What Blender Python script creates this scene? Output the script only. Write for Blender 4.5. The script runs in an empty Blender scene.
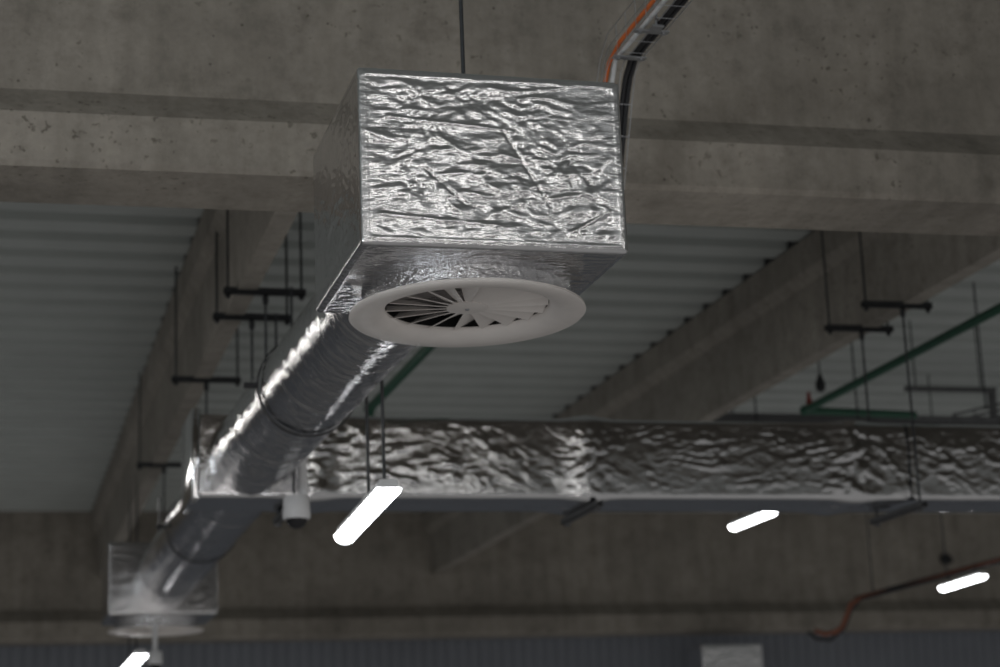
import bpy, bmesh, math, random
import numpy as np
from mathutils import Vector, Matrix

# ------------------------------------------------------------------ camera, world, lights, exposure
scene = bpy.context.scene
C = scene.collection
cam_data = bpy.data.cameras.new('camera')
cam_data.sensor_width = 36.0
cam_data.lens = 70.2
cam_data.clip_end = 200
cam_data.dof.use_dof = True
cam_data.dof.focus_distance = 5.25
cam_data.dof.aperture_fstop = 2.9
cam = bpy.data.objects.new('camera', cam_data)
C.objects.link(cam)
cam.matrix_world = Matrix(((0.96630157, -0.02482713, -0.25621259, 0),
                           (-0.25446912, -0.24222579, -0.93625431, 0),
                           (-0.03881679, 0.96990220, -0.24038090, 0),
                           (0, 0, 0, 1))) @ Matrix.Identity(4)
scene.camera = cam

scene.view_settings.view_transform = 'Standard'
scene.view_settings.look = 'None'
scene.view_settings.gamma = 1.0
scene.view_settings.use_curve_mapping = False
scene.view_settings.exposure = 0.0
scene.cycles.use_denoising = True
scene.cycles.max_bounces = 6
scene.cycles.sample_clamp_indirect = 6.0

world = bpy.data.worlds.new('world')
scene.world = world
world.use_nodes = True
# the rest of the hall: brighter behind and below the photographer, darker in the depth ahead
wn = world.node_tree
wn.nodes['Background'].inputs[0].default_value = (1.0, 0.985, 0.965, 1)
w_tc = wn.nodes.new('ShaderNodeTexCoord')
w_dot = wn.nodes.new('ShaderNodeVectorMath'); w_dot.operation = 'DOT_PRODUCT'
w_dot.inputs[1].default_value = Vector((0.10, -0.80, -0.58)).normalized()
wn.links.new(w_tc.outputs['Generated'], w_dot.inputs[0])
w_map = wn.nodes.new('ShaderNodeMapRange'); w_map.interpolation_type = 'SMOOTHSTEP'
w_map.inputs['From Min'].default_value = -0.5; w_map.inputs['From Max'].default_value = 1.0
w_map.inputs['To Min'].default_value = 0.062; w_map.inputs['To Max'].default_value = 0.22
wn.links.new(w_dot.outputs['Value'], w_map.inputs['Value'])
wn.links.new(w_map.outputs['Result'], wn.nodes['Background'].inputs[1])

def area_light(name, loc, target, sx, sy, power, color=(1, 0.97, 0.93), spread=180):
    l = bpy.data.lights.new(name, 'AREA')
    l.shape = 'RECTANGLE'; l.size = sx; l.size_y = sy; l.energy = power; l.color = color; l.spread = math.radians(spread)
    o = bpy.data.objects.new(name, l); C.objects.link(o)
    o.location = loc
    d = Vector(target) - Vector(loc)
    o.rotation_euler = d.to_track_quat('-Z', 'Y').to_euler()
    return o
# unseen tube lights added behind and above the camera for highlights on the box
for i, (x, y, z) in enumerate([(-0.4, 0.9, 2.75), (1.9, 0.7, 2.8), (4.0, 0.4, 2.75), (0.8, -1.2, 2.8), (2.9, -1.5, 2.8), (0.4, -3.0, 1.2), (3.0, -3.4, 1.2)]):
    area_light('unseen_tube_light', (x, y, z), (1.4, 5, 1.75), 1.5, 0.07, 0.30, spread=60)
# unseen lights added out of frame, set so highlights run along the round duct
area_light('unseen_tube_light', (-0.8, 10.6, 1.98), (1.2, 8.6, 1.72), 5.0, 0.06, 3.6, spread=70)
area_light('overhead_fill_light', (1.5, 0.3, 3.2), (1.5, 0.31, 0), 6.0, 3.2, 11, (0.97, 0.99, 1.0))  # added fill overhead, lifts the mid-tones of the front foil; no skylight is known
area_light('unseen_tube_light', (4.9, 7.3, 1.1), (1.4, 7.3, 1.74), 2.4, 0.08, 3.5, spread=50)  # added out of frame for the highlight on the duct's right side
area_light('rear_key_light', (0.6, -7.0, -1.2), (1.4, 5.5, 1.7), 5.0, 2.4, 58, (1, 0.95, 0.91))  # soft key added behind the camera for foil and flange; no doorway is known
area_light('side_fill_light', (-5.5, -0.5, 1.5), (0.8, 6.4, 2.4), 2.5, 1.6, 34, (0.92, 0.97, 1.0), spread=80)  # cool light added for the girder's left end and deck ribs; no doorway is known

# ------------------------------------------------------------------ helpers
rng = random.Random(4)

class NT:
    def __init__(s, name):
        s.m = bpy.data.materials.new(name); s.m.use_nodes = True
        s.t = s.m.node_tree; s.b = s.t.nodes['Principled BSDF']
    def n(s, typ, **kw):
        o = s.t.nodes.new(typ)
        for k, v in kw.items():
            if k.startswith('i_'):
                key = k[2:]
                o.inputs[int(key) if key.isdigit() else key].default_value = v
            else: setattr(o, k, v)
        return o
    def l(s, a, b): s.t.links.new(a, b)
    def coords(s, scale=(1, 1, 1)):
        tc = s.n('ShaderNodeTexCoord'); mp = s.n('ShaderNodeMapping')
        mp.inputs['Scale'].default_value = scale
        s.l(tc.outputs['Object'], mp.inputs['Vector']); return mp.outputs['Vector']
    def noise(s, vec, scale, detail=4, rough=0.55, dist=0.0):
        o = s.n('ShaderNodeTexNoise'); o.inputs['Scale'].default_value = scale
        o.inputs['Detail'].default_value = detail; o.inputs['Roughness'].default_value = rough
        o.inputs['Distortion'].default_value = dist
        s.l(vec, o.inputs['Vector']); return o.outputs['Fac']
    def ramp(s, fac, stops):
        o = s.n('ShaderNodeValToRGB')
        el = o.color_ramp.elements
        while len(el) < len(stops): el.new(0.5)
        for e, (p, c) in zip(el, stops):
            e.position = p; e.color = (c[0], c[1], c[2], 1)
        s.l(fac, o.inputs['Fac']); return o.outputs['Color']
    def mix(s, fac, a, b, mode='MIX'):
        o = s.n('ShaderNodeMix', data_type='RGBA', blend_type=mode)
        if hasattr(fac, 'links'): s.l(fac, o.inputs[0])
        else: o.inputs[0].default_value = fac
        for v, k in ((a, 6), (b, 7)):
            if hasattr(v, 'links'): s.l(v, o.inputs[k])
            else: o.inputs[k].default_value = (v[0], v[1], v[2], 1)
        return o.outputs[2]
    def bump(s, h, strength, dist, prev=None):
        o = s.n('ShaderNodeBump'); o.inputs['Strength'].default_value = strength
        o.inputs['Distance'].default_value = dist
        s.l(h, o.inputs['Height'])
        if prev is not None: s.l(prev, o.inputs['Normal'])
        return o.outputs['Normal']
    def set(s, color=None, rough=None, metal=None, normal=None):
        if color is not None:
            if hasattr(color, 'links'): s.l(color, s.b.inputs['Base Color'])
            else: s.b.inputs['Base Color'].default_value = (*color, 1)
        if rough is not None:
            if hasattr(rough, 'links'): s.l(rough, s.b.inputs['Roughness'])
            else: s.b.inputs['Roughness'].default_value = rough
        if metal is not None: s.b.inputs['Metallic'].default_value = metal
        if normal is not None: s.l(normal, s.b.inputs['Normal'])
        return s.m

def mat_concrete(name, base, streak=(0.5, 6, 0.7)):
    k = NT(name)
    v = k.coords(); vs = k.coords(streak)
    big = k.noise(v, 1.3, 5, 0.6)
    fine = k.noise(v, 26, 5, 0.7)
    st = k.noise(vs, 1.6, 4, 0.6)
    b = base
    c1 = k.ramp(big, [(0.3, [x * 0.80 for x in b]), (0.55, b), (0.75, [x * 1.18 for x in b])])
    c2 = k.mix(0.5, c1, k.ramp(st, [(0.3, (0.62, 0.62, 0.6)), (0.65, (1.1, 1.1, 1.1))]), 'MULTIPLY')
    c3 = k.mix(0.5, c2, k.ramp(fine, [(0.3, (0.75, 0.75, 0.75)), (0.7, (1.12, 1.12, 1.12))]), 'MULTIPLY')
    vo = k.n('ShaderNodeTexVoronoi'); vo.inputs['Scale'].default_value = 9
    k.l(v, vo.inputs['Vector'])
    pore = k.ramp(vo.outputs['Distance'], [(0.035, (0.35, 0.34, 0.33)), (0.06, (1, 1, 1))])
    c4 = k.mix(0.8, c3, pore, 'MULTIPLY')
    spot = k.noise(v, 34, 2, 0.5)
    patch = k.noise(v, 2.6, 3, 0.6)
    sp = k.ramp(spot, [(0.62, (1, 1, 1)), (0.70, (0.5, 0.49, 0.47))])
    c5 = k.mix(k.ramp(patch, [(0.42, (0, 0, 0)), (0.62, (1, 1, 1))]), c4, sp, 'MULTIPLY')
    mot = k.noise(v, 7, 6, 0.72)
    c6 = k.mix(0.75, c5, k.ramp(mot, [(0.32, (0.68, 0.67, 0.66)), (0.5, (1, 1, 1)), (0.7, (1.16, 1.15, 1.14))]), 'MULTIPLY')
    return k.set(c6, 0.9, 0, k.bump(fine, 0.3, 0.012))

def mat_foil(name, scale=(8, 26, 26), strength=0.6, base=(0.80, 0.80, 0.815), rough=0.2):
    k = NT(name)
    v = k.coords(scale)
    w = k.noise(v, 1.6, 3, 0.5, 0.6)
    f = k.noise(v, 5.5, 3, 0.55, 0.4)
    iso = k.noise(k.coords(), 40, 3, 0.6)
    n = k.bump(w, strength * 0.6, 0.02)
    n = k.bump(f, strength * 0.5, 0.008, n)
    n = k.bump(iso, strength * 0.4, 0.006, n)
    col = k.ramp(k.noise(k.coords(), 5, 4), [(0.3, [x * 0.88 for x in base]), (0.7, base)])
    return k.set(col, rough, 1.0, n)

def mat_plain(name, color, rough=0.5, metal=0.0, var=0.12, scale=20, bump=0.0):
    k = NT(name)
    v = k.coords()
    f = k.noise(v, scale, 4, 0.6)
    c = k.ramp(f, [(0.3, [x * (1 - var) for x in color]), (0.7, [min(1, x * (1 + var)) for x in color])])
    return k.set(c, rough, metal, k.bump(f, bump, 0.01) if bump else None)

def mat_emit(name, color, strength):
    k = NT(name)
    k.set((0.9, 0.9, 0.9), 0.4)
    k.b.inputs['Emission Color'].default_value = (*color, 1)
    k.b.inputs['Emission Strength'].default_value = strength
    return k.m

M = {}
M['concrete'] = mat_concrete('concrete', (0.30, 0.285, 0.255))
M['concrete_web'] = mat_concrete('concrete_web', (0.315, 0.286, 0.248), (5, 1, 0.6))
M['concrete_beam'] = mat_concrete('concrete_beam', (0.33, 0.305, 0.27), (1, 4.5, 0.5))
M['foil'] = mat_foil('aluminium_foil', strength=0.16, rough=0.135)
M['foil_smooth'] = mat_foil('smooth_aluminium_foil', strength=0.12, rough=0.2, base=(0.62, 0.62, 0.63))
M['foil_rough'] = mat_foil('rippled_foil_collar', (20, 20, 30), 0.9, rough=0.16)
M['foil_round'] = mat_foil('foil_on_round_duct', (12, 34, 12), 0.22, rough=0.085)
M['foil_main'] = mat_foil('foil_on_main_duct', (9, 14, 16), 0.09, rough=0.11)
M['deck'] = mat_plain('painted_steel_deck', (0.50, 0.53, 0.515), 0.42, 0.0, 0.06, 2)
M['cladding'] = mat_plain('wall_cladding', (0.20, 0.215, 0.245), 0.6, 0, 0.06, 2)
M['white'] = mat_plain('white_painted_steel', (0.82, 0.775, 0.745), 0.45, 0, 0.05, 9)
M['plastic'] = mat_plain('white_plastic', (0.72, 0.72, 0.73), 0.4, 0, 0.03, 9)
M['black'] = mat_plain('black_lining', (0.012, 0.012, 0.012), 0.9, 0, 0.1)
M['dark_steel'] = mat_plain('dark_steel', (0.035, 0.037, 0.04), 0.5, 0.3, 0.15)
M['rod'] = mat_plain('threaded_steel', (0.06, 0.065, 0.07), 0.45, 0.5, 0.2, 90)
M['steel'] = mat_plain('grey_steel', (0.12, 0.122, 0.125), 0.5, 0.3, 0.15)
M['zinc'] = mat_plain('zinc_plated_steel', (0.48, 0.49, 0.51), 0.35, 0.9, 0.1, 60)
M['rubber'] = mat_plain('black_rubber', (0.018, 0.018, 0.02), 0.6, 0, 0.2)
M['green'] = mat_plain('green_paint', (0.018, 0.085, 0.05), 0.45, 0, 0.15)
M['red'] = mat_plain('red_paint', (0.25, 0.03, 0.02), 0.45, 0, 0.15)
M['orange'] = mat_plain('orange_sheath', (0.75, 0.17, 0.035), 0.5, 0, 0.08)
M['rust'] = mat_plain('rust_red_sheath', (0.22, 0.075, 0.04), 0.6, 0, 0.25)
M['smoked'] = mat_plain('smoked_dome', (0.01, 0.01, 0.012), 0.08, 0, 0.05)
M['tube'] = mat_emit('lit_tube_cover', (0.97, 0.98, 1.0), 11)
M['lamp_grey'] = mat_plain('lamp_housing_grey', (0.7, 0.71, 0.72), 0.5, 0, 0.05)

def link_mesh(name, verts, faces, mat, parent=None, smooth=False, angle=None):
    me = bpy.data.meshes.new(name)
    me.from_pydata([tuple(v) for v in verts], [], [tuple(f) for f in faces])
    me.materials.append(mat)
    me.update()
    if smooth:
        me.polygons.foreach_set('use_smooth', [True] * len(me.polygons))
        if angle: 
            try: me.set_sharp_from_angle(angle=math.radians(angle))
            except Exception: pass
    o = bpy.data.objects.new(name, me); C.objects.link(o)
    if parent is not None: o.parent = parent
    return o

class MB:
    """collects shapes that belong to ONE part and links them as one mesh"""
    def __init__(s): s.bm = bmesh.new()
    def box(s, a, b, bev=0.0):
        a = Vector(a); b = Vector(b)
        m = Matrix.Translation((a + b) / 2) @ Matrix.Diagonal((*(b - a), 1))
        r = bmesh.ops.create_cube(s.bm, size=1, matrix=m)
        if bev:
            es = list({e for v in r['verts'] for e in v.link_edges})
            bmesh.ops.bevel(s.bm, geom=es, offset=bev, segments=2, affect='EDGES', profile=0.5)
        return s
    def tube(s, pts, r, seg=10, caps=True):
        pts = [Vector(p) for p in pts]
        rings = []
        up = None
        for i, p in enumerate(pts):
            d = (pts[min(i + 1, len(pts) - 1)] - pts[max(i - 1, 0)]).normalized()
            if up is None:
                up = d.orthogonal().normalized()
            u = (up - d * up.dot(d)).normalized(); up = u
            w = d.cross(u)
            rings.append([s.bm.verts.new(p + r * (math.cos(2 * math.pi * k / seg) * u + math.sin(2 * math.pi * k / seg) * w)) for k in range(seg)])
        for a, b in zip(rings, rings[1:]):
            for k in range(seg):
                s.bm.faces.new((a[k], a[(k + 1) % seg], b[(k + 1) % seg], b[k]))
        if caps:
            s.bm.faces.new(list(reversed(rings[0]))); s.bm.faces.new(rings[-1])
        return s
    def lathe(s, profile, origin=(0, 0, 0), seg=96, closed=False):
        o = Vector(origin); rings = []
        for (r, z) in profile:
            if r < 1e-6: rings.append([s.bm.verts.new(o + Vector((0, 0, z)))])
            else: rings.append([s.bm.verts.new(o + Vector((r * math.cos(2 * math.pi * k / seg), r * math.sin(2 * math.pi * k / seg), z))) for k in range(seg)])
        pairs = list(zip(rings, rings[1:]))
        if closed: pairs.append((rings[-1], rings[0]))
        for a, b in pairs:
            for k in range(seg):
                q = [a[k % len(a)], a[(k + 1) % len(a)], b[(k + 1) % len(b)], b[k % len(b)]]
                u = []
                for v in q:
                    if v not in u: u.append(v)
                if len(u) > 2: s.bm.faces.new(u)
        return s
    def prism(s, poly, axis, a, b):
        """poly: 2-D outline; axis 'X' -> (y,z) outline run from x=a to b; 'Y' -> (x,z)"""
        f = (lambda p, t: (t, p[0], p[1])) if axis == 'X' else (lambda p, t: (p[0], t, p[1]))
        A = [s.bm.verts.new(f(p, a)) for p in poly]; B = [s.bm.verts.new(f(p, b)) for p in poly]
        n = len(poly)
        for k in range(n): s.bm.faces.new((A[k], A[(k + 1) % n], B[(k + 1) % n], B[k]))
        s.bm.faces.new(list(reversed(A))); s.bm.faces.new(B)
        return s
    def build(s, name, mat, parent=None, smooth=False, angle=40, bevel=0):
        bmesh.ops.recalc_face_normals(s.bm, faces=s.bm.faces[:])
        me = bpy.data.meshes.new(name); s.bm.to_mesh(me); s.bm.free()
        me.materials.append(mat)
        if smooth:
            me.polygons.foreach_set('use_smooth', [True] * len(me.polygons))
            me.set_sharp_from_angle(angle=math.radians(angle))
        o = bpy.data.objects.new(name, me); C.objects.link(o)
        if parent is not None: o.parent = parent
        if bevel:
            b = o.modifiers.new('bevel', 'BEVEL'); b.width = bevel; b.segments = 2
        return o

def tag(o, label=None, cat=None, group=None, kind=None):
    if label: o['label'] = label
    if cat: o['category'] = cat
    if group: o['group'] = group
    if kind: o['kind'] = kind
    return o
def thing(name, loc, label, cat, group=None, kind=None):
    o = bpy.data.objects.new(name, None); C.objects.link(o)
    o.location = loc; o.empty_display_size = 0.1
    return tag(o, label, cat, group, kind)

# gradient noise, vectorised
_perm = np.random.RandomState(7).permutation(256)
_perm = np.concatenate([_perm, _perm, _perm])
_g = np.random.RandomState(11).normal(size=(256, 3)); _g /= np.linalg.norm(_g, axis=1)[:, None]
def pnoise(p):
    i = np.floor(p).astype(int); f = p - i; i &= 255
    u = f * f * f * (f * (f * 6 - 15) + 10)
    out = 0
    for dx in (0, 1):
        for dy in (0, 1):
            for dz in (0, 1):
                h = _perm[_perm[_perm[i[:, 0] + dx] + i[:, 1] + dy] + i[:, 2] + dz]
                g = _g[h]
                d = g[:, 0] * (f[:, 0] - dx) + g[:, 1] * (f[:, 1] - dy) + g[:, 2] * (f[:, 2] - dz)
                w = (u[:, 0] if dx else 1 - u[:, 0]) * (u[:, 1] if dy else 1 - u[:, 1]) * (u[:, 2] if dz else 1 - u[:, 2])
                out = out + d * w
    return out
def crumple(p, sc, amp, octs=4, seed=0.0, gain=0.55, warp=0.35):
    """creased foil: ridged noise with a little warping"""
    q = p * np.array(sc) + seed
    wv = np.stack([pnoise(q * 0.6 + 17.1), pnoise(q * 0.6 + 41.7), pnoise(q * 0.6 + 73.3)], 1)
    q = q + warp * wv * 2
    d = 0; a = amp
    for o in range(octs):
        n = pnoise(q)
        d = d + a * (np.abs(n) * 1.6 - 0.35) 
        q = q * 1.93 + 5.7; a *= gain
    return d

def creases(p, sc, width, seed=0.0, warp=0.5):
    """thin raised lines where a noise field crosses zero"""
    q = p * np.array(sc) + seed
    wv = np.stack([pnoise(q * 0.7 + 13.1), pnoise(q * 0.7 + 37.7), pnoise(q * 0.7 + 71.3)], 1)
    n = pnoise(q + warp * wv * 2)
    m = np.clip(0.3 + 1.6 * pnoise(p * np.array(sc) * 0.4 + seed + 50), 0, 1)
    return m * np.exp(-(n / width) ** 2)

def wrapped_box(name, size, step, radius, disp, mat, parent):
    """box with rounded edges, one mesh, pushed out along its normals by disp(points, normals)"""
    sx, sy, sz = size
    n = [max(2, int(round(s / st))) for s, st in zip(size, step)]
    idx = {}; verts = []; faces = []
    def vid(i, j, k):
        t = (i, j, k)
        if t not in idx:
            idx[t] = len(verts); verts.append((i / n[0] - .5, j / n[1] - .5, k / n[2] - .5))
        return idx[t]
    for k in (0, n[2]):
        for i in range(n[0]):
            for j in range(n[1]):
                q = [vid(i, j, k), vid(i + 1, j, k), vid(i + 1, j + 1, k), vid(i, j + 1, k)]
                faces.append(q if k else q[::-1])
    for j in (0, n[1]):
        for i in range(n[0]):
            for k in range(n[2]):
                q = [vid(i, j, k), vid(i + 1, j, k), vid(i + 1, j, k + 1), vid(i, j, k + 1)]
                faces.append(q[::-1] if j else q)
    for i in (0, n[0]):
        for j in range(n[1]):
            for k in range(n[2]):
                q = [vid(i, j, k), vid(i, j + 1, k), vid(i, j + 1, k + 1), vid(i, j, k + 1)]
                faces.append(q if i else q[::-1])
    v = np.array(verts) * np.array(size)
    h = np.array(size) / 2 - radius
    c = np.clip(v, -h, h)
    d = v - c
    l = np.linalg.norm(d, axis=1)
    nr = d / np.maximum(l, 1e-9)[:, None]
    p = c + nr * radius
    p = p + nr * disp(p, nr)[:, None]
    return link_mesh(name, p.tolist(), faces, mat, parent, True)

def edge_distance(p, nr, size):
    """distance to the nearest edge of the box along its own face"""
    h = np.array(size) / 2
    g = h - np.abs(p)
    m = np.abs(nr).argmax(1)
    g[np.arange(len(p)), m] = 9
    return g.min(1)

# ------------------------------------------------------------------ the hall: concrete, deck, wall
DECK = 3.25
def girder(name, y, soffit, half, web, x0, x1, top, label, turn=0.0):
    fh = 0.19
    c = 0.018
    o = MB().prism([(-half + c, 0), (half - c, 0), (half, c), (half, fh), (web, fh + 0.14), (web, top - soffit), (-web, top - soffit),
                    (-web, fh + 0.14), (-half, fh), (-half, c)], 'X', x0, x1).build(name, M['concrete_web'], None)
    o.location = (0, y, soffit); o.rotation_euler = (0, 0, math.radians(turn))
    return tag(o, label, 'concrete girder', kind='structure')
girder('concrete_girder', 6.62, 2.187, 0.22, 0.06, -4, 9.5, DECK, 'grey precast concrete girder crossing the top right behind the big foil box', -1.2)
girder('concrete_girder', 20.6, 1.90, 0.25, 0.07, -7, 20, DECK, 'far grey concrete girder crossing the hall above the blue-grey wall')

def roof_beam(x, bot, label):
    o = MB().prism([(x + 0.07, bot), (x + 0.17, bot), (x + 0.19, bot + 0.42), (x + 0.26, bot + 0.46), (x + 0.26, DECK - 0.01),
                    (x, DECK - 0.01), (x, bot + 0.48), (x + 0.055, bot + 0.42)], 'Y', 6.70, 20.52).build('roof_beam', M['concrete_beam'], None)
    f = MB(); yy = -9.0
    while yy < 20.2:
        if yy > 6.4: f.prism([(yy + 0.21, DECK - 0.012), (yy + 0.355, DECK - 0.012), (yy + 0.328, DECK + 0.098), (yy + 0.237, DECK + 0.098)], 'X', x + 0.002, x + 0.258)
        yy += 0.36
    f.build('profile_filler', M['rubber'], o)
    return tag(o, label, 'concrete beam', kind='structure')
roof_beam(1.135, 2.57, 'concrete roof beam on the left running away above the round foil duct')
roof_beam(4.665, 2.57, 'concrete roof beam on the right running away under the steel deck')

# corrugated deck, ribs running across
prof = []; pitch = 0.36; y = -9.0
while y < 20.7:
    for dy, dz in ((0, 0), (0.195, 0), (0.207, 0.10), (0.345, 0.10)):
        prof.append((y + dy, DECK + dz))
    y += pitch
vs = []; fs = []
for (yy, zz) in prof: vs += [(-8, yy, zz), (21, yy, zz)]
for k in range(len(prof) - 1): fs.append((2 * k, 2 * k + 2, 2 * k + 3, 2 * k + 1))
ceil = link_mesh('ceiling', vs, fs, M['deck'])
tag(ceil, 'grey corrugated steel roof deck above the beams', 'ceiling', kind='structure')

prof = []; x = -8.0
while x < 21:
    for dx, dy in ((0, 0), (0.085, 0), (0.095, 0.012), (0.115, 0.012)): prof.append((x + dx, 20.95 + dy))
    x += 0.125
vs = []; fs = []
for (xx, yy) in prof: vs += [(xx, yy, -3.0), (xx, yy, DECK + 0.1)]
for k in range(len(prof) - 1): fs.append((2 * k, 2 * k + 2, 2 * k + 3, 2 * k + 1))
wall = link_mesh('wall_far', vs, fs, M['cladding'])
tag(wall, 'blue-grey ribbed metal cladding of the far wall', 'wall', kind='structure')

# ------------------------------------------------------------------ foil-wrapped plenum box with its neck, and swirl diffuser
def plenum_box(loc, size, step, label, rumple=1.0, seed=0.0):
    """loc = centre of the underside"""
    t = thing('plenum_box', loc, label, 'duct box', 'foil-wrapped plenum boxes')
    sx, sy, sz = size
    def disp(p, nr):
        e = edge_distance(p, nr, size)
        front = np.clip(-nr[:, 1], 0, 1)
        mask = np.clip((e - 0.018) / 0.03, 0, 1)
        side = np.clip(np.abs(nr[:, 0]), 0, 1)
        down = np.clip(-nr[:, 2], 0, 1)
        face = 0.45 + 0.55 * front + 0.35 * down + 0.25 * side
        broad = crumple(p, (9, 17, 18), 1.0, 3, seed, 0.5, 0.9)
        pillow = pnoise(p * np.array((9, 20, 24)) + seed + 31 + 0.5 * pnoise(p * 9 + 3)[:, None])
        fine = crumple(p, (18, 44, 44), 1.0, 2, seed + 9, 0.6, 0.3)
        zone = 0.3 + 0.7 * np.clip(0.75 - 2.4 * pnoise(p * 3.1 + 3 + seed) - np.clip((p[:, 0] - 0.12) * 3, 0, 0.45), 0, 1)
        d = rumple * mask * zone * face * (0.0040 * broad + 0.0032 * pillow) + 0.0009 * rumple * fine
        d = d + 0.0024 * rumple * mask * face * (creases(p, (6, 12, 16), 0.10, seed + 4) + 0.7 * creases(p, (10, 20, 14), 0.10, seed + 8))
        # a few long creases pressed into the face
        cr = np.zeros(len(p))
        for (x0, z0, x1, z1, w, a) in ((-0.30, 0.115, 0.06, 0.09, .004, .005), (0.03, 0.09, 0.16, -0.13, .004, -.005), (-0.20, -0.03, -0.09, -0.13, .004, -.004),
                                       (0.16, -0.02, 0.02, 0.02, .006, .005), (-0.33, -0.17, 0.0, -0.19, .005, .004), (0.22, -0.2, 0.33, -0.14, .005, .005)):
            ax = np.array((x0, z0)); bx = np.array((x1, z1)); q = p[:, (0, 2)]
            tt = np.clip(((q - ax) @ (bx - ax)) / ((bx - ax) @ (bx - ax)), 0, 1)
            dd = np.linalg.norm(q - (ax + tt[:, None] * (bx - ax)) , axis=1)
            cr += 0.5 * a * np.exp(-(dd / w) ** 2)
        # taped edges: slightly raised strip
        tape = 0.0018 * np.clip(1 - np.abs(e - 0.02) / 0.004, 0, 1)
        return d + rumple * cr * front + tape
    w = wrapped_box('foil_wrap', size, step, 0.012, disp, M['foil'] if rumple == 1.0 else M['foil_smooth'], t)
    w.location = (0, 0, sz / 2)
    return t

def swirl_diffuser(loc, R, neck, label, tilt=0.0, blades=18):
    """loc = centre of the lower rim plane; neck = distance up to the box"""
    t = thing('swirl_diffuser', loc, label, 'air diffuser', 'round swirl diffusers')
    t.rotation_euler = (tilt, 0, 0)
    k = R / 0.34
    # rim: flared ring with a turned-up lip
    MB().lathe([(R, 0.012), (R + 0.002, 0.004), (R - 0.003, -0.001), (0.300 * k, 0.0), (0.282 * k, 0.002), (0.262 * k, 0.008), (0.248 * k, 0.017), (0.2385 * k, 0.027), (0.2375 * k, 0.034),
                (0.2375 * k, 0.036), (0.240 * k, 0.036), (0.250 * k, 0.022), (0.264 * k, 0.013), (0.285 * k, 0.007), (R - 0.01, 0.006), (R - 0.004, 0.013)], closed=True, seg=128).build('rim', M['white'], t, True, 50)
    col = MB().lathe([(0.300 * k, 0.008), (0.302 * k, 0.02), (0.298 * k, 0.035), (0.306 * k, neck + 0.006), (0.252 * k, neck + 0.006), (0.252 * k, 0.025)], closed=True, seg=96).build('collar', M['foil_rough'], t, True, 50)
    MB().lathe([(0.246 * k, 0.028), (0.246 * k, neck), (0, neck), (0, neck + 0.004), (0.2495 * k, neck + 0.004), (0.2495 * k, 0.028)], closed=True, seg=64).build('inner_lining', M['black'], t, True, 40)
    # hub
    MB().lathe([(0, 0.022), (0.048 * k, 0.022), (0.060 * k, 0.025), (0.060 * k, 0.030), (0, 0.030)], seg=48).build('hub', M['white'], t, True, 35)
    MB().lathe([(0, 0.019), (0.006, 0.019), (0.008, 0.022), (0, 0.022)], seg=16).build('centre_screw', M['zinc'], t, True, 35)
    tau = math.radians(31)
    for i in range(blades):
        ph = 2 * math.pi * (i + 0.3) / blades
        er = Vector((math.cos(ph), math.sin(ph), 0)); et = Vector((-math.sin(ph), math.cos(ph), 0))
        # blade leans about its lower edge; chord grows outward
        def P(r, s, off):
            ch = 2 * math.pi * r / blades * 0.98 * s
            dirv = (et * -math.cos(tau) + Vector((0, 0, 1)) * math.sin(tau) * (0.9 if r > 0.1 else 0.6))
            nn = (et * math.sin(tau) + Vector((0, 0, 1)) * math.cos(tau))
            return er * r + dirv * ch + nn * off + Vector((0, 0, 0.025))
        vs = []; fs = []
        rs = [0.045 * k, 0.09 * k, 0.15 * k, 0.2 * k, 0.2345 * k]
        for r in rs:
            for (s_, of) in ((0, 0), (0.5, -0.001), (1, 0), (1, 0.002), (0.5, 0.001), (0, 0.002)):
                vs.append(P(r, s_ * min(1.0, 0.040 / (2 * math.pi * r / blades * math.sin(tau) + 1e-6)), of))
        for a in range(len(rs) - 1):
            for b in range(6):
                fs.append((a * 6 + b, a * 6 + (b + 1) % 6, a * 6 + 6 + (b + 1) % 6, a * 6 + 6 + b))
        fs.append(tuple(range(6))[::-1]); fs.append(tuple(range(len(vs) - 6, len(vs))))
        bl = link_mesh('blade', vs, fs, M['white'], t, True, 30)
    return t

BOX = (0.768, 0.754, 0.516)
plenum_box((1.371, 5.377, 1.526), BOX, (.0042, .006, .0042), 'large crumpled silver foil box hanging in front of the concrete girder', seed=0.0)
swirl_diffuser((1.400, 5.475, 1.456), 0.353, 0.075, 'large white round swirl diffuser under the big foil box at the front', math.radians(-1.5))
plenum_box((1.277, 14.32, 1.474), BOX, (.012, .015, .012), 'small distant foil box at the lower left end of the round duct', 0.3, seed=31.0)
swirl_diffuser((1.265, 14.38, 1.395), 0.340, 0.082, 'white round diffuser under the distant foil box at lower left', 0)
plenum_box((7.92, 20.0 + 0.2, 1.22), (0.70, 0.5, 0.496), (.012, .03, .012), 'foil box at the bottom edge below the far girder', seed=53.0)

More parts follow.
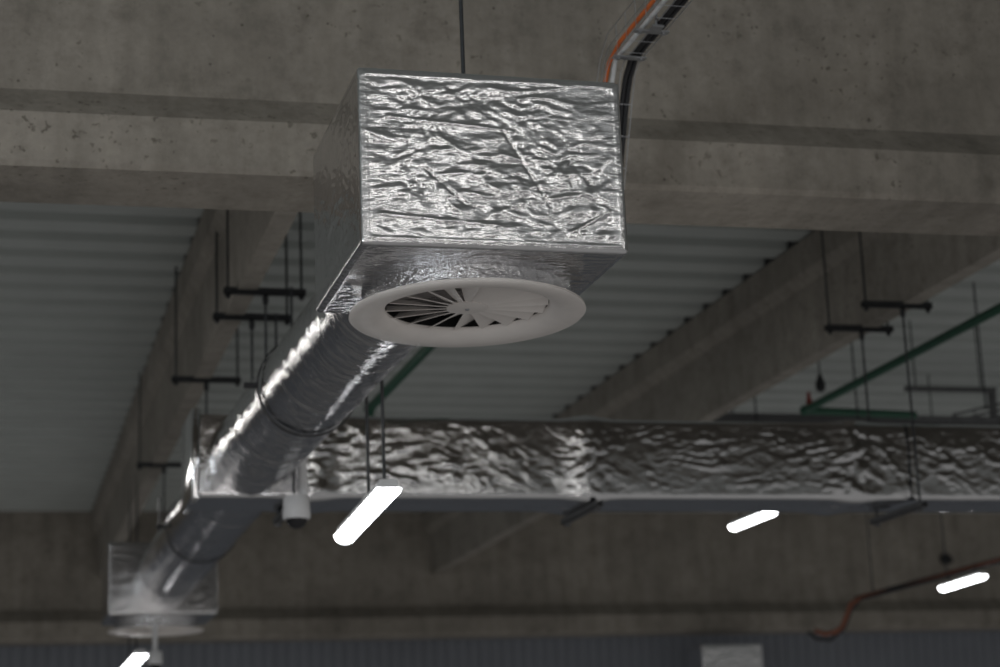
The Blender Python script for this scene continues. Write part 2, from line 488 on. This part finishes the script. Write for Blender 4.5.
# ------------------------------------------------------------------ ducts
def round_duct(a, b, r, label, seed, step=0.007, waves=1.0):
    a = np.array(a, float); b = np.array(b, float)
    t = thing('round_duct', tuple(a), label, 'air duct', 'round foil ducts')
    d = b - a; L = np.linalg.norm(d)
    nl = int(L / step); ns = 150
    u = np.linspace(0, L, nl + 1); th = np.linspace(0, 2 * np.pi, ns, endpoint=False)
    U, T = np.meshgrid(u, th, indexing='ij')
    dirv = d / L
    ex = np.cross(dirv, (0, 0, 1)); ex /= np.linalg.norm(ex); ez = np.cross(ex, dirv)
    P = U.ravel()[:, None] * dirv + 0
    Nn = np.cos(T).ravel()[:, None] * ex + np.sin(T).ravel()[:, None] * ez
    q = np.stack([np.cos(T).ravel() * r, U.ravel(), np.sin(T).ravel() * r], 1)
    dd = waves * (0.0042 * crumple(q, (6, 17, 6), 1, 3, seed, 0.6, 0.8) + 0.0022 * crumple(q, (15, 34, 15), 1, 2, seed + 3, 0.6, 0.5) + 0.0012 * creases(q, (7, 26, 7), 0.07, seed))
    # taped seams every 1.1 m
    for s0 in np.arange(0.55, L, 1.05):
        dd += 0.003 * np.clip(1 - np.abs(U.ravel() - s0) / 0.035, 0, 0.25) * 4
    P = P + Nn * (r + dd)[:, None]
    faces = []
    for i in range(nl):
        for j in range(ns):
            j2 = (j + 1) % ns
            faces.append((i * ns + j, i * ns + j2, (i + 1) * ns + j2, (i + 1) * ns + j))
    link_mesh('foil_sleeve', P.tolist(), faces, M['foil_round'], t, True)
    # strip of tape where the duct meets the box it serves
    return t
round_duct((1.34, 5.75, 1.75), (1.255, 9.21, 1.73), 0.198, 'near round foil duct running from the big box back to the main duct', 3.0)
round_duct((1.28, 9.63, 1.73), (1.277, 13.96, 1.725), 0.205, 'far round foil duct from the main duct to the distant box', 23.0, 0.012, 0.8)

md = thing('main_duct', (3.7, 9.425, 1.525), 'long rectangular foil duct crossing the picture behind the round duct', 'air duct')
MS = (5.44, 0.45, 0.405)
def mdisp(p, nr):
    e = edge_distance(p, nr, MS)
    mask = np.clip((e - 0.01) / 0.05, 0.15, 1)
    diag = p.copy(); diag[:, 0] = p[:, 0] * 0.75 - p[:, 2] * 0.65; diag[:, 2] = p[:, 2] * 0.75 + p[:, 0] * 0.65
    turn = pnoise(p * np.array((1.1, 0.3, 0.3)) + 7.7)[:, None]
    diag = np.where(turn > -0.05, diag, p)
    plain = 1 - 0.75 * np.clip((p[:, 0] - -2.35) / -0.15, 0, 1)
    d = 0.75 * plain * mask * (0.005 * crumple(diag, (1.2, 3, 4), 1, 2, 61.0, 0.5, 0.8) * 0.4 + 0.0042 * creases(diag, (4.2, 9, 15), 0.07, 3.0, 1.1)
                        + 0.003 * creases(p, (5, 11, 13), 0.07, 9.0, 1.1) + 0.003 * creases(diag, (5, 14, 22), 0.08, 19.0, 0.9) + 0.002 * creases(p, (9, 20, 24), 0.09, 29.0, 0.9))
    for x0 in (2.96 - 3.7, 4.41 - 3.7, 1.35 - 3.7 + 0.2):
        xx = np.abs(p[:, 0] - x0)
        d += 0.020 * np.exp(-(xx / 0.10) ** 2) + 0.006 * np.exp(-(xx / 0.09) ** 2) * crumple(p, (11, 9, 8), 1, 3, 5.0)
    return d
w = wrapped_box('foil_wrap', MS, (.012, .02, .01), 0.016, mdisp, M['foil_main'], md); w.location = (0, 0, MS[2] / 2)
for x0, nm in ((0.985 - 3.7, 'end_flange'),):
    MB().box((x0 - 0.015, -0.235, -0.012), (x0 + 0.03, 0.235, 0.43), 0.012).build(nm, M['foil_main'], md, True, 60)

# ------------------------------------------------------------------ hangers
def trapeze(x0, x1, y, z, label, rods, drop=None, clamp=None, group='trapeze hangers under the roof beams'):
    """dark channel bar slung under a beam; rods: list of x of rods going up to the deck"""
    t = thing('trapeze_hanger', ((x0 + x1) / 2, y, z), label, 'pipe hanger', group)
    cx = (x0 + x1) / 2
    b = MB()
    b.box((x0 - cx, -0.018, -0.006), (x1 - cx, 0.018, -0.002)).box((x0 - cx, -0.018, -0.006), (x1 - cx, -0.014, 0.026)).box((x0 - cx, 0.014, -0.006), (x1 - cx, 0.018, 0.026))
    b.build('channel_bar', M['dark_steel'], t)
    for x in rods:
        rod = MB().tube([(x - cx, 0, -0.03), (x - cx, 0, DECK - z + 0.005)], 0.0065, 8).build('rod', M['rod'], t, True)
        MB().lathe([(0, -0.022), (0.014, -0.022), (0.014, -0.008), (0, -0.008)], (x - cx, 0, 0), 6).build('nut', M['dark_steel'], rod)
    if drop is not None:
        dx, dz = drop
        rod = MB().tube([(dx - cx, 0, 0.03), (dx - cx, 0, dz - z)], 0.0065, 8).build('drop_rod', M['rod'], t, True)
        MB().lathe([(0, -0.055), (0.013, -0.055), (0.016, -0.03), (0.013, -0.006), (0, -0.006)], (dx - cx, 0, 0), 8).build('rod_coupler', M['dark_steel'], rod)
    return t
trapeze(1.145, 1.550, 9.78, 2.555, 'left beam trapeze bar, lower of the close pair', (1.165, 1.530), (1.345, 1.95))
trapeze(1.140, 1.545, 9.28, 2.555, 'left beam trapeze bar, upper of the close pair nearest the girder', (1.160, 1.525), (1.345, 1.95))
trapeze(1.075, 1.480, 11.26, 2.555, 'left beam trapeze bar, third away from the girder beside the round duct', (1.100, 1.462), (1.278, 1.945))
trapeze(1.095, 1.480, 14.06, 2.555, 'left beam trapeze bar, farthest and nearest the distant foil box', (1.115, 1.462), (1.29, 1.97))
trapeze(4.52, 4.925, 9.67, 2.555, 'right beam trapeze bar, lower left of the pair', (4.545, 4.90), (4.735, 1.50))
trapeze(4.505, 4.905, 9.16, 2.555, 'right beam trapeze bar, upper right of the pair', (4.525, 4.885), (4.735, 1.48))

def duct_bar(x, z, label):
    t = thing('duct_support', (x, 9.42, z), label, 'duct support', 'channel bars under the main duct')
    MB().box((-0.018, -0.31, -0.012), (0.018, 0.31, -0.008)).box((-0.018, -0.31, -0.012), (-0.014, 0.31, 0.02)).box((0.014, -0.31, -0.012), (0.018, 0.31, 0.02)).build('channel_bar', M['steel'], t)
    for yy in (-0.26, 0.255):
        MB().lathe([(0, -0.028), (0.016, -0.028), (0.016, -0.012), (0, -0.012)], (0, yy, 0), 6).build('nut', M['steel'], t)
    return t
duct_bar(4.735, 1.483, 'dark channel bar under the right part of the main duct')
db = duct_bar(1.455, 1.483, 'dark channel bar under the main duct beside the dome camera')
for yy in (-0.26, 0.255):
    MB().tube([(0, yy, -0.03), (0, yy, 2.56 - 1.483)], 0.0065, 8).build('rod', M['rod'], db, True)
duct_bar(2.97, 1.483, 'dark channel bar under the main duct at its bulging joint')

def strap(p, d, r, top, label):
    """band clamp round a duct with its rod"""
    t = thing('band_clamp', p, label, 'duct clamp', 'black band clamps on the round ducts')
    seg = 72; vs = []; fs = []
    for k in range(seg):
        a = 2 * math.pi * k / seg
        for (rr, yy) in ((r, -0.015), (r + 0.006, -0.013), (r + 0.006, 0.013), (r, 0.015)):
            vs.append((rr * math.cos(a), yy, rr * math.sin(a)))
    for k in range(seg):
        k2 = (k + 1) % seg
        for b in range(4):
            fs.append((k * 4 + b, k * 4 + (b + 1) % 4, k2 * 4 + (b + 1) % 4, k2 * 4 + b))
    link_mesh('band', vs, fs, M['rubber'], t, True, 40)
    for sgn in (-1, 1):
        MB().box((sgn * (r + 0.03) - 0.03, -0.014, -0.01), (sgn * (r + 0.03) + 0.03, 0.014, 0.01), 0.003).build('ear', M['rubber'], t)
        if sgn > 0 or top < 2: MB().tube([(sgn * (r + 0.04), 0, -0.03), (sgn * (r + 0.04), 0, top - p[2])], 0.0055, 8).build('rod', M['rod'], t, True)
    return t
strap((1.290, 7.72, 1.738), 0, 0.204, DECK, 'black band clamp round the near round duct')
strap((1.279, 11.5, 1.728), 0, 0.211, 1.90, 'black band clamp round the far round duct')

def threaded_rod(x, y, z0, z1, label, group='bare hanger rods', mat='rod', r=0.0065):
    t = thing('hanger_rod', (x, y, z1), label, 'hanger rod', group)
    MB().tube([(0, 0, z0 - z1), (0, 0, 0)], r, 8).build('rod', M[mat], t, True)
    MB().lathe([(0, z0 - z1 - 0.012), (0.013, z0 - z1 - 0.012), (0.013, z0 - z1 + 0.004), (0, z0 - z1 + 0.004)], (0, 0, 0), 6).build('nut', M['dark_steel'], t)
    return t
threaded_rod(1.395, 5.40, 2.00, DECK, 'thin rod rising from the top of the big foil box', None)
threaded_rod(6.21, 11.0, 2.42, DECK, 'long bare rod at the far right in front of the green pipe')
threaded_rod(5.553, 11.5, 2.30, DECK, 'bare rod hanging from the deck just right of the right beam')
threaded_rod(1.60, 9.0, 2.20, DECK, 'thick dark rod hanging beside the left beam behind the big box', None, 'dark_steel', 0.011)

# ------------------------------------------------------------------ lamps
def tube_lamp(a, b, w, label, rods=(), rod_top=DECK):
    a = Vector(a); b = Vector(b); mid = (a + b) / 2; L = (b - a).length
    t = thing('tube_lamp', mid, label, 'lamp', 'lit tube lamps')
    yaw = math.atan2(-(b - a).x, (b - a).y)
    pit = math.atan2((b - a).z, math.hypot((b - a).x, (b - a).y))
    t.rotation_euler = (pit, 0, yaw)
    h = L / 2; k = w / 0.1
    MB().prism([(-0.046 * k, 0.018), (0.046 * k, 0.018), (0.036 * k, 0.06 * k), (-0.036 * k, 0.06 * k)], 'Y', -h, h).build('housing', M['lamp_grey'], t, bevel=0.004)
    pf = [(0.05 * k * math.cos(q), 0.02 - 0.042 * k * math.sin(q)) for q in np.linspace(0, math.pi, 13)]
    MB().prism(pf, 'Y', -h + 0.012, h - 0.012).build('lit_cover', M['tube'], t, True, 50)
    for s in (-1, 1):
        MB().prism([(p[0] * 1.04, p[1] * 1.02) for p in pf], 'Y', s * h - 0.012 * (s > 0), s * h + 0.012 * (s < 0)).build('end_cap', M['tube'], t)
        MB().box((-0.052 * k, s * h * 0.7 - 0.012, 0.008), (0.052 * k, s * h * 0.7 + 0.012, 0.028), 0.002).build('clip', M['zinc'], t)
    for ry in rods:
        MB().tube([(0, ry, 0.05), (0, ry, rod_top - mid.z)], 0.007, 8).build('suspension_rod', M['dark_steel'], t, True)
    return t
tube_lamp((1.457, 6.96, 1.17), (1.513, 8.16, 1.17), 0.09, 'lit tube lamp hanging left of centre in front of the main duct', (-0.5, -0.1))
tube_lamp((5.535, 13.0, 2.045), (5.50, 13.65, 2.035), 0.085, 'lit tube lamp just below the right part of the main duct', (-0.2, 0.2))
tube_lamp((7.17, 13.0, 1.572), (7.15, 13.58, 1.552), 0.078, 'lit tube lamp at the right edge below the red cable run', (-0.2, 0.2), 1.66)
tube_lamp((1.205, 15.0, 1.268), (1.20, 16.5, 1.262), 0.10, 'lit tube lamp at the bottom left under the distant foil box', (-0.35, 0.35))

# ------------------------------------------------------------------ dome cameras
def dome_camera(x, y, z, pole_top, k, label):
    t = thing('dome_camera', (x, y, z), label, 'security camera', 'white dome cameras on poles')
    MB().lathe([(0, 0.10 * k), (0.052 * k, 0.10 * k), (0.062 * k, 0.085 * k), (0.066 * k, 0.0), (0.062 * k, -0.012 * k), (0.05 * k, -0.012 * k), (0, 0)], seg=40).build('housing', M['plastic'], t, True, 40)
    MB().lathe([(0.05 * k * math.cos(q), -0.008 * k - 0.05 * k * math.sin(q)) for q in np.linspace(0, math.pi / 2 - 0.001, 9)] + [(0, -0.058 * k)], seg=32).build('smoked_dome', M['smoked'], t, True)
    ox = 0.034 if k >= 1 else 0.0
    MB().tube([(ox, 0, 0.095 * k), (ox, 0, pole_top - z)], 0.021 if k >= 1 else 0.018, 20).build('pole', M['plastic'], t, True)
    MB().lathe([(0, 0), (0.07 * k, 0), (0.07 * k, 0.012), (0, 0.012)], (ox, 0, pole_top - z - 0.012), 24).build('mounting_plate', M['plastic'], t, True, 30)
    if k >= 1: MB().box((ox - 0.015, 0, pole_top - z - 0.06), (ox + 0.015, 0.17, pole_top - z - 0.03), 0.003).build('bracket_arm', M['plastic'], t)
    return t
dome_camera(1.445, 9.03, 1.405, 1.85, 1.0, 'white dome camera on a pole below the main duct beside the round duct')
dome_camera(1.181, 13.5, 1.10, 1.40, 0.8, 'small white dome camera hanging under the distant diffuser')

# ------------------------------------------------------------------ green pipes
def pipe(name, pts, r, label):
    t = thing(name, pts[0], label, 'pipe', 'green steel pipes')
    o = Vector(pts[0]); P = [Vector(p) - o for p in pts]
    MB().tube([P[0], P[1]], r, 16).build('pipe_run', M['green'], t, True)
    if len(P) > 2:
        MB().tube([P[1], P[2]], r, 16).build('pipe_run', M['green'], t, True)
        bm = MB(); bmesh.ops.create_uvsphere(bm.bm, u_segments=16, v_segments=10, radius=r * 1.35, matrix=Matrix.Translation(P[1])); bm.build('elbow', M['green'], t, True)
    return t
g = pipe('sprinkler_pipe', [(5.165, 7.2, 2.5), (5.205, 11.55, 2.5), (6.02, 11.6, 2.49)], 0.026, 'green pipe at right, sloping down to its elbow and on along the duct top')
MB().lathe([(0, 0), (0.02, 0), (0.02, 0.05), (0.012, 0.06), (0.012, 0.10), (0, 0.105)], (0.075, 4.35, 0.02), 14).build('valve', M['red'], g, True)
pipe('sprinkler_pipe', [(2.375, 7.0, 2.5), (2.34, 11.7, 2.5), (2.34, 11.72, 1.96)], 0.028, 'short piece of green pipe under the front diffuser, left of centre')

# bracing and small fittings on the far right above the duct
t = thing('cross_rail', (6.5, 12.0, 2.70), 'thin grey steel cross rail above the main duct at far right', 'steel rail')
MB().box((-0.33, -0.02, 0.045), (0.36, 0.02, 0.08), 0.003).build('top_rail', M['steel'], t)
MB().box((-0.28, -0.02, -0.155), (0.36, 0.02, -0.13), 0.003).build('lower_rail', M['steel'], t)
MB().box((0.31, -0.025, -0.13), (0.35, 0.025, 0.045), 0.003).build('upright', M['steel'], t)
for xx in (-0.25, 0.25):
    MB().tube([(xx, 0, 0.07), (xx, 0, DECK - 2.70)], 0.006, 8).build('rod', M['rod'], t, True)
t = thing('steel_beam', (4.93, 13.2, 2.63), 'dark steel cross beam at right behind the green pipe elbow', 'steel beam')
MB().prism([(-0.05, 0), (0.05, 0), (0.05, 0.012), (0.006, 0.018), (0.006, 0.172), (0.05, 0.178), (0.05, 0.19), (-0.05, 0.19), (-0.05, 0.178), (-0.006, 0.172), (-0.006, 0.018), (-0.05, 0.012)], 'X', 0, 4.2).build('section', M['steel'], t)
MB().box((-0.012, -0.08, -0.03), (0.0, 0.08, 0.22), 0.002).build('end_plate', M['steel'], t)
t = thing('wire_tray', (6.55, 11.2, 2.42), 'wire cable tray climbing to the right above the main duct end', 'cable tray')
o0 = Vector((-0.42, 0.1, -0.03)); o1 = Vector((0.7, -0.6, 0.16))
for s in (-0.04, 0, 0.04):
    MB().tube([o0 + Vector((0, 0, s)), o1 + Vector((0, 0, s))], 0.008, 6).build('long_wire', M['steel'], t)
for q in np.linspace(0.02, 0.98, 12):
    p = o0.lerp(o1, q); MB().tube([p + Vector((0, 0, -0.05)), p + Vector((0, 0, 0.05))], 0.005, 6).build('cross_wire', M['steel'], t)
MB().tube([o0.lerp(o1, .5), o0.lerp(o1, .5) + Vector((0, 0, DECK - 2.42 - 0.06))], 0.006, 8).build('rod', M['rod'], t)
t = thing('hanging_clip', (5.537, 12.0, 2.78), 'dark pear-shaped clip hanging from the deck behind the green pipe', 'hanger clip')
MB().lathe([(0, -0.06), (0.03, -0.04), (0.036, 0.0), (0.018, 0.05), (0.012, 0.07), (0, 0.07)], seg=18).build('clip_body', M['dark_steel'], t, True)
MB().tube([(0, 0, 0.06), (0, 0, DECK - 2.78)], 0.006, 8).build('rod', M['rod'], t, True)
t = thing('conduit_gland', (10.864, 20.515, 2.70), 'black round gland on the web of the far girder', 'cable gland')
gl = MB().tube([(0, 0.03, 0), (0, -0.03, 0)], 0.065, 20).tube([(0.02, -0.02, 0), (0.02, -0.09, -0.03)], 0.03, 12).build('gland_body', M['rubber'], t, True, 40)

# ------------------------------------------------------------------ mesh cable tray with cables at the top
TX, TZ, TW = 2.052, 2.50, 0.105
YB = 5.95
t = thing('mesh_cable_tray', (TX, YB, TZ), 'galvanised wire mesh cable tray at the top bending down behind the big box', 'cable tray')
def tray_path(x, h):
    """long wire at tray x, height h above the tray floor: along Y, then bent down behind the box"""
    return [(x, 4.6 - YB, h), (x, -0.02 + h * 0.1, h), (x, 0.03 + h * 0.6, -0.025 + h * 0.65), (x, 0.07 + h * 0.9, -0.10 + h * 0.4), (x, 0.30 + h * 0.9, -0.56 + h * 0.4)]
for x, h in ((0, 0), (TW / 2, 0), (TW, 0), (0, 0.05), (0, 0.1), (TW, 0.05)):
    MB().tube(tray_path(x, h), 0.0018, 6).build('long_wire', M['zinc'], t, True)
def cross(y, z, ny, nz):
    pts = [(0, y + ny * 0.1, z + nz * 0.1), (0, y, z), (TW, y, z), (TW, y + ny * 0.05, z + nz * 0.05)]
    MB().tube(pts, 0.0018, 6).build('cross_wire', M['zinc'], t)
for yy in np.arange(-1.4, -0.02, 0.1): cross(yy, -0.003, 0, 1)
for zz in np.arange(-0.12, -0.52, -0.1): cross(0.07 - (zz + 0.10) * 0.5, zz, 0.9, 0.4)
for (yy) in (-0.62, -0.30, -0.07):
    p = MB().box((-0.006, yy - 0.014, -0.012), (TW + 0.006, yy + 0.014, -0.006), 0.001).build('splice_plate', M['zinc'], t)
    for xx in (0.012, TW - 0.012):
        MB().lathe([(0, -0.018), (0.008, -0.018), (0.008, -0.010), (0, -0.010)], (xx, yy, 0), 6).build('bolt', M['zinc'], p)
t2 = thing('tray_bracket', (TX + TW / 2, 5.60, TZ), 'zinc bracket rod holding the wire mesh tray', 'bracket')
MB().tube([(0, 0, -0.015), (0, 0, DECK - TZ)], 0.005, 8).build('rod', M['zinc'], t2, True)
MB().box((-0.02, -0.02, -0.020), (0.02, 0.02, -0.0125), 0.001).build('washer_plate', M['zinc'], t2)
def cable(name, pts, r, mat, label, cat='cable', group=None):
    o = MB().tube(pts, r, 10).build(name, M[mat], None, True, 60)
    return tag(o, label, cat, group)
def along(x, h, r):
    return [(TX + x, 4.6, TZ + h), (TX + x, YB - 0.12, TZ + h), (TX + x, YB - 0.02, TZ + h - 0.005), (TX + x + 0.002, YB + 0.045 + h * .6, TZ + h * .6 - 0.04), (TX + x, YB + 0.09 + h * .9, TZ - 0.12 + h * .4), (TX + x, YB + 0.29 + h * .9, TZ - 0.52 + h * .4)]
cable('orange_cable', [(TX + 0.012, 4.6, TZ + 0.035), (TX + 0.012, YB - 0.1, TZ + 0.035), (TX + 0.014, YB + 0.03, TZ + 0.01), (TX + 0.012, YB + 0.09, TZ - 0.06), (TX + 0.012, YB + 0.10, TZ - 0.115)], 0.0075, 'orange', 'bright orange cable on the left side of the mesh tray')
cable('grey_conduit', [(TX + 0.030, 4.6, TZ + 0.014), (TX + 0.030, YB - 0.1, TZ + 0.014), (TX + 0.026, YB + 0.0, TZ + 0.01), (TX + 0.03, YB + 0.085, TZ - 0.09), (TX + 0.03, YB + 0.29, TZ - 0.5)], 0.008, 'lamp_grey', 'pale grey cable beside the orange cable in the mesh tray')
for i, (x, h) in enumerate(((TW - 0.012, 0.012), (TW - 0.030, 0.012), (TW - 0.021, 0.028))):
    cable('black_cable', along(x, h, 0.009), 0.0086, 'rubber', 'black cable bundled with others on the right side of the mesh tray', 'cable', 'black cables in the mesh tray')
t = thing('cable_plug', (TX + 0.012, YB + 0.10, TZ - 0.135), 'black plug with white sleeve at the end of the orange cable', 'plug')
MB().lathe([(0, 0.024), (0.010, 0.024), (0.013, 0.015), (0.013, -0.004), (0, -0.004)], seg=16).build('plug_head', M['rubber'], t, True, 40)
MB().lathe([(0, -0.004), (0.010, -0.004), (0.010, -0.06), (0, -0.06)], seg=16).build('sleeve', M['plastic'], t, True, 40)

# ------------------------------------------------------------------ far red cable run below the right lamp
t = thing('cable_ladder', (7.2, 13.4, 1.66), 'dark cable channel running away at lower right above the lamp', 'cable tray')
MB().box((-0.03, -2.0, -0.008), (0.03, 1.8, -0.002)).box((-0.03, -2.0, -0.008), (-0.024, 1.8, 0.03)).box((0.024, -2.0, -0.008), (0.03, 1.8, 0.03)).build('channel', M['dark_steel'], t)
for yy in (-1.2, 0.2, 1.5):
    MB().tube([(0, yy, 0), (0, yy, DECK - 1.66)], 0.006, 8).build('rod', M['rod'], t, True)
cable('red_cable', [(7.185, 12.4, 1.672), (7.19, 14.5, 1.672), (7.185, 15.1, 1.672), (7.18, 15.3, 1.64), (7.13, 15.4, 1.46), (7.09, 15.45, 1.42), (6.99, 15.45, 1.40), (6.90, 15.45, 1.43)], 0.02, 'rust', 'rust-red cable on the far channel, its end hooking down at the girder')
cable('dark_cable', [(7.215, 12.4, 1.67), (7.215, 14.5, 1.67), (7.225, 15.2, 1.67), (7.225, 15.4, 1.6), (7.20, 15.52, 1.45), (7.08, 15.55, 1.36), (6.95, 15.55, 1.37), (6.88, 15.55, 1.43)], 0.016, 'rubber', 'black cable beside the rust-red cable, its end hooking down')
